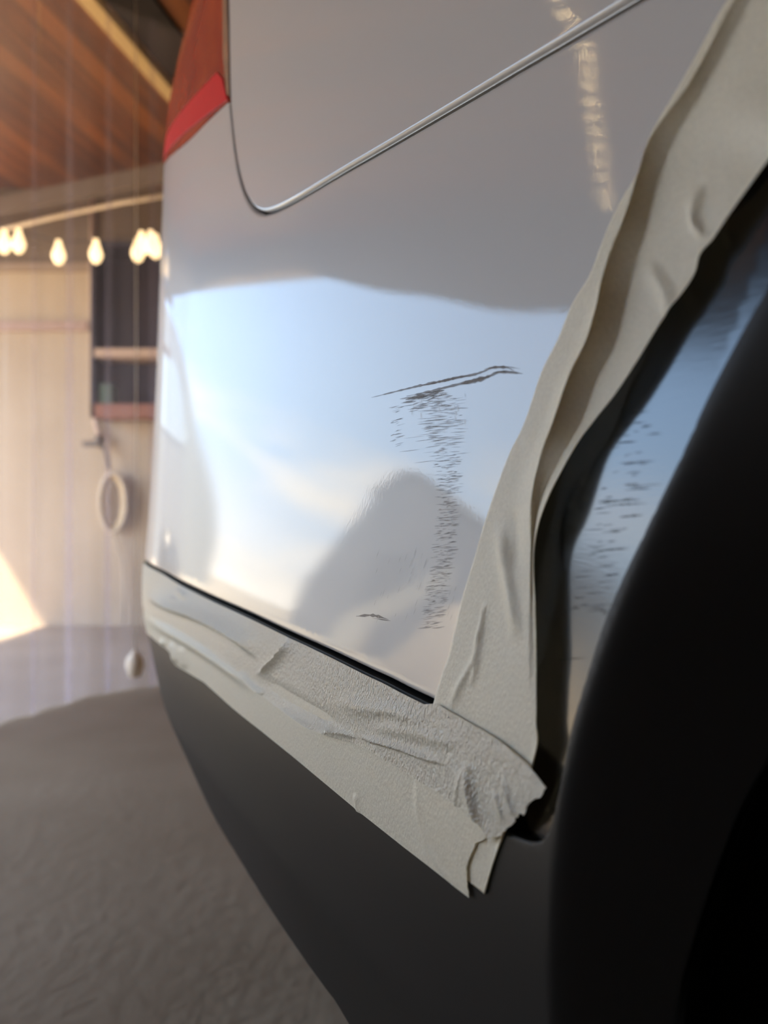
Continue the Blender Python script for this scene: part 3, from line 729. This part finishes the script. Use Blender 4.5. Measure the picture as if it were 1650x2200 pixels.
tag(b_,'cream board added at a slant in the yard to put a cream streak in the mirrored view','board')
# ceiling trim, and a black strip standing in for the shade of a recess
def along_ceiling(name,p,q,wd,z0,z1,mat,label=None,cat=None):
    p=np.array(p);q=np.array(q);d=(q-p)/np.linalg.norm(q-p);n=np.array([-d[1],d[0]])*wd/2
    V=[(*(p+n),z0),(*(p-n),z0),(*(q-n),z0),(*(q+n),z0),(*(p+n),z1),(*(p-n),z1),(*(q-n),z1),(*(q+n),z1)]
    o=mesh_obj(name,V,[(0,3,2,1),(4,5,6,7),(0,1,5,4),(1,2,6,5),(2,3,7,6),(3,0,4,7)],mat); o['kind']='structure'; return o
d_=np.array([.2,1.0])
a=np.array([-.96,2.55]); 
along_ceiling('trim_1',a-d_*1.6,a+d_*1.4,.055,ZC-.035,ZC,simple('yellow_pine_trim',(.62,.42,.17),.5))
along_ceiling('slot_shade_strip',a-d_*1.6+(.125,0),a+d_*1.4+(.125,0),.16,ZC-.012,ZC,simple('slot_shade',(.02,.012,.008),.9))
# far wall furniture
YB=YW-.001
def fx(px,Y=YB): return (px-825)/1650*Y
def fz(py,Y=YB): return CAMZ+(1100-py)/1650*Y
along_ceiling('trim_3',(fx(-90,4.02),3.98),(fx(430,3.35),3.40),.05,fz(468,3.9)-.0,fz(440,3.9)+.01,simple('grey_beige_beam',(.15,.11,.08),.6))
pipe=tube('water_pipe',[(fx(-60,3.9),3.92,fz(505,3.9)),(fx(120,3.75),3.75,fz(466,3.75)),(fx(260,3.6),3.6,fz(436,3.6)),(fx(420,3.45),3.45,fz(410,3.45))],.010,simple('pale_pipe',(.72,.58,.40),.4))
tag(pipe,'thin pale pipe running below the beam at the top of the far wall','pipe')
box('trim_6',(XB+.01,YB-.012,fz(578)),(2.9,YB,ZC),simple('brown_upper_board',(.20,.145,.095),.7),kind='structure')
box('trim_4',(fx(-150),YB-.03,fz(585)),(fx(225),YB,fz(568)),simple('brown_rail',(.36,.27,.19),.7),kind='structure')
box('trim_5',(fx(-150),YB-.02,fz(712)),(fx(190),YB,fz(692)),simple('pink_brown_ledge',(.45,.31,.24),.6),kind='structure')
cab=empty('cabinet',(fx(280),YB-.2,0),'tall dark open cabinet on the far wall beside the car','cabinet')
DK=simple('dark_blue_cabinet',(.022,.018,.035),.6); 
x0,x1=fx(222),fx(420); z0,z1=fz(905),fz(545); y0=YB-.18
boxes('carcass',[((x0,y0,z0),(x0+.02,YB,z1)),((x1-.02,y0,z0),(x1,YB,z1)),((x0,y0,z1-.02),(x1,YB,z1)),((x0+.02,YB-.02,z0),(x1-.02,YB,z1))],DK,cab)
box('shelf',(x0+.02,y0,fz(782)),(x1-.02,YB-.02,fz(764)),simple('pale_shelf',(.58,.42,.30),.5),cab)
box('plinth',(x0,y0,fz(905)),(x1,YB,fz(878)),simple('red_brown_plinth',(.30,.12,.07),.6),cab)
cb=box('storage_box',(fx(238),y0+.02,fz(878)),(fx(262),YB-.03,fz(835)),simple('green_plastic',(.06,.12,.07),.5)); tag(cb,'small dark green box on the cabinet bottom','box')
# grey cable down the wall
c1=tube('drain_pipe',[(fx(203),YB-.03,fz(430)),(fx(203),YB-.03,fz(600)),(fx(204),YB-.03,fz(780)),(fx(206),YB-.03,fz(880)),(fx(214),YB-.03,fz(925)),(fx(228),YB-.03,fz(950))],.014,simple('pinkish_pipe',(.62,.47,.38),.5))
tag(c1,'vertical pinkish pipe on the far wall left of the dark cabinet','pipe')
tapb=empty('wall_tap',(fx(215),YB-.02,fz(955)),'small dark tap under the vertical pipe on the far wall','tap')
TM=simple('dark_brass',(.16,.13,.10),.5,.4)
lathe('tap_body',[(.001,-.03),(.02,-.03),(.022,0),(.016,.03),(.001,.03)],(fx(222),YB-.06,fz(950)),TM,tapb)
box('tap_handle',(fx(190),YB-.08,fz(962)),(fx(225),YB-.055,fz(950)),TM,tapb)
tube('tap_spout',[(fx(226),YB-.06,fz(955)),(fx(240),YB-.08,fz(975)),(fx(246),YB-.08,fz(1010))],.009,TM,tapb)
hose=empty('garden_hose',(fx(247),YB-.05,fz(1080)),'coiled pale hose with yellow ends hanging on the far wall','hose')
HM=simple('pale_hose',(.60,.50,.36),.5); YM=simple('yellow_hose',(.55,.38,.10),.5)
for k in range(3):
    tube('hose_loop',[(fx(246+3*k)+(.055+.006*k)*math.cos(a_),YB-.03-.015*k,fz(1080)+(.13+.01*k)*math.sin(a_)) for a_ in np.linspace(0,2*math.pi,28,endpoint=False)],.013,HM if k!=1 else YM,hose,closed=True)
tube('hose_end',[(fx(240),YB-.04,fz(1125)),(fx(250),YB-.04,fz(1150)),(fx(268),YB-.04,fz(1200)),(fx(272),YB-.04,fz(1260)),(fx(271),YB-.04,fz(1340))],.007,HM,hose)
# string lights
def lights(label,pts,r,ln,strength,wire_up,nwire=None):
    L0=empty('string_light',tuple(pts[0]),label,'string light')
    em=simple('warm_bulb',(1,.8,.5),.3,emit=(1,.72,.36),es=strength)
    tube('wire',[(p[0],p[1],p[2]+wire_up) for p in pts],.003,simple('dark_wire',(.05,.04,.03),.6),L0,6)
    for p in pts:
        lathe('bulb',[(.001,-ln),(r*.6,-ln*.8),(r,-ln*.3),(r*.9,.0),(r*.5,ln*.6),(r*.35,ln)],p,em,L0,12)
    return L0
lights('row of warm glowing bulbs strung across the top of the far wall',[(fx(px,3.6),3.6,fz(py,3.6)) for px,py in ((-30,515),(9,520),(40,519),(126,543),(206,541),(296,538),(304,524),(324,522),(334,530))],.031,.058,1.9,.05)
bp=[(-1.66,1.09),(-1.74,1.095),(-1.82,1.10),(-1.90,1.095),(-1.955,1.092),(-2.02,1.11),(-2.09,1.13),(-2.16,1.155),(-2.24,1.175),(-2.32,1.20),(-2.40,1.22),(-2.49,1.245),(-2.58,1.272),(-2.68,1.30),(-2.78,1.325),(-2.86,1.345)]
lights('short chain of small warm bulbs on the ceiling, mirrored in the quarter panel',[(x,y,2.25) for x,y in bp],.008,.011,34,.03)
# clear strip curtain
def film():
    m,t,b=newmat('clear_vinyl'); nl=t.nodes; lk=t.links.new; nl.remove(b)
    tp=nl.new('ShaderNodeBsdfTransparent'); tp.inputs[0].default_value=(.93,.91,.95,1)
    di=nl.new('ShaderNodeBsdfTranslucent'); di.inputs[0].default_value=(.74,.67,.74,1)
    df=nl.new('ShaderNodeBsdfDiffuse'); df.inputs[0].default_value=(.72,.66,.73,1)
    gl=nl.new('ShaderNodeBsdfGlossy'); gl.inputs['Roughness'].default_value=.12
    m0=nl.new('ShaderNodeMixShader'); m0.inputs[0].default_value=.5; lk(di.outputs[0],m0.inputs[1]); lk(df.outputs[0],m0.inputs[2])
    m1=nl.new('ShaderNodeMixShader'); lk(tp.outputs[0],m1.inputs[1]); lk(m0.outputs[0],m1.inputs[2])
    tcn=nl.new('ShaderNodeTexCoord'); sz=nl.new('ShaderNodeSeparateXYZ'); lk(tcn.outputs['Object'],sz.inputs[0])
    mr=nl.new('ShaderNodeMapRange'); mr.inputs['From Min'].default_value=0; mr.inputs['From Max'].default_value=1.3; mr.inputs['To Min'].default_value=.24; mr.inputs['To Max'].default_value=.07; lk(sz.outputs['Z'],mr.inputs[0]); lk(mr.outputs[0],m1.inputs[0])  # milkier towards the bottom, imitating the brightly lit floor beyond
    fr=nl.new('ShaderNodeFresnel'); fr.inputs[0].default_value=1.4
    m2=nl.new('ShaderNodeMixShader'); lk(fr.outputs[0],m2.inputs[0]); lk(m1.outputs[0],m2.inputs[1]); lk(gl.outputs[0],m2.inputs[2])
    lk(m2.outputs[0],nl['Material Output'].inputs['Surface']); return m
FM=film()
cu=empty('strip_curtain',(-.95,2.5,0),'clear plastic strip curtain hanging across the garage in front of the far wall','curtain')
path=resample(np.array([(-1.17,1.98),(-1.076,2.152),(-.98,2.40),(-.90,2.54),(-.796,2.62),(-.6,2.70),(-.3,2.78)]),.01)
sl=18; i=0; k=0
while i<len(path)-6:
    seg=path[i:i+sl]; 
    if len(seg)<5: break
    n=len(seg); V=[];Fc=[]; zs=np.linspace(.004,ZC-.02,24); tg=np.gradient(seg,axis=0);tg/=np.linalg.norm(tg,axis=1,keepdims=True); nn=np.stack([-tg[:,1],tg[:,0]],-1)
    ph=random.uniform(0,6)
    for z in zs:
        for j in range(n):
            f=j/(n-1); wv=.012*math.sin(f*math.pi)+(.004 if k%2 else -.004)+.004*math.sin(z*2+ph)+.006*math.cos(f*9+ph)
            p=seg[j]+nn[j]*wv; V.append((p[0],p[1],z))
    for a_ in range(len(zs)-1):
        for j in range(n-1): Fc.append((a_*n+j,a_*n+j+1,(a_+1)*n+j+1,(a_+1)*n+j))
    mesh_obj('curtain_strip',V,Fc,FM,cu,True); i+=sl-3; k+=1
# cord added as the bright edge highlight of a curtain strip, weight below
cc=empty('highlight_cord',(fx(290,2.5),2.5,fz(1425,2.5)),'pale cord standing in for the bright edge highlight of a curtain strip, with round white weight','cord')
CM=simple('cream_highlight_cord',(.95,.86,.68),.5)
tube('cord',[(fx(292,2.5),2.5,ZC-.01),(fx(293,2.5),2.5,fz(1100,2.5)),(fx(291,2.5),2.5,fz(1400,2.5))],.0015,CM,cc)
lathe('weight',[(.001,-.045),(.020,-.038),(.030,-.005),(.026,.02),(.010,.04),(.004,.05)],(fx(290,2.5),2.5,fz(1427,2.5)),CM,cc)
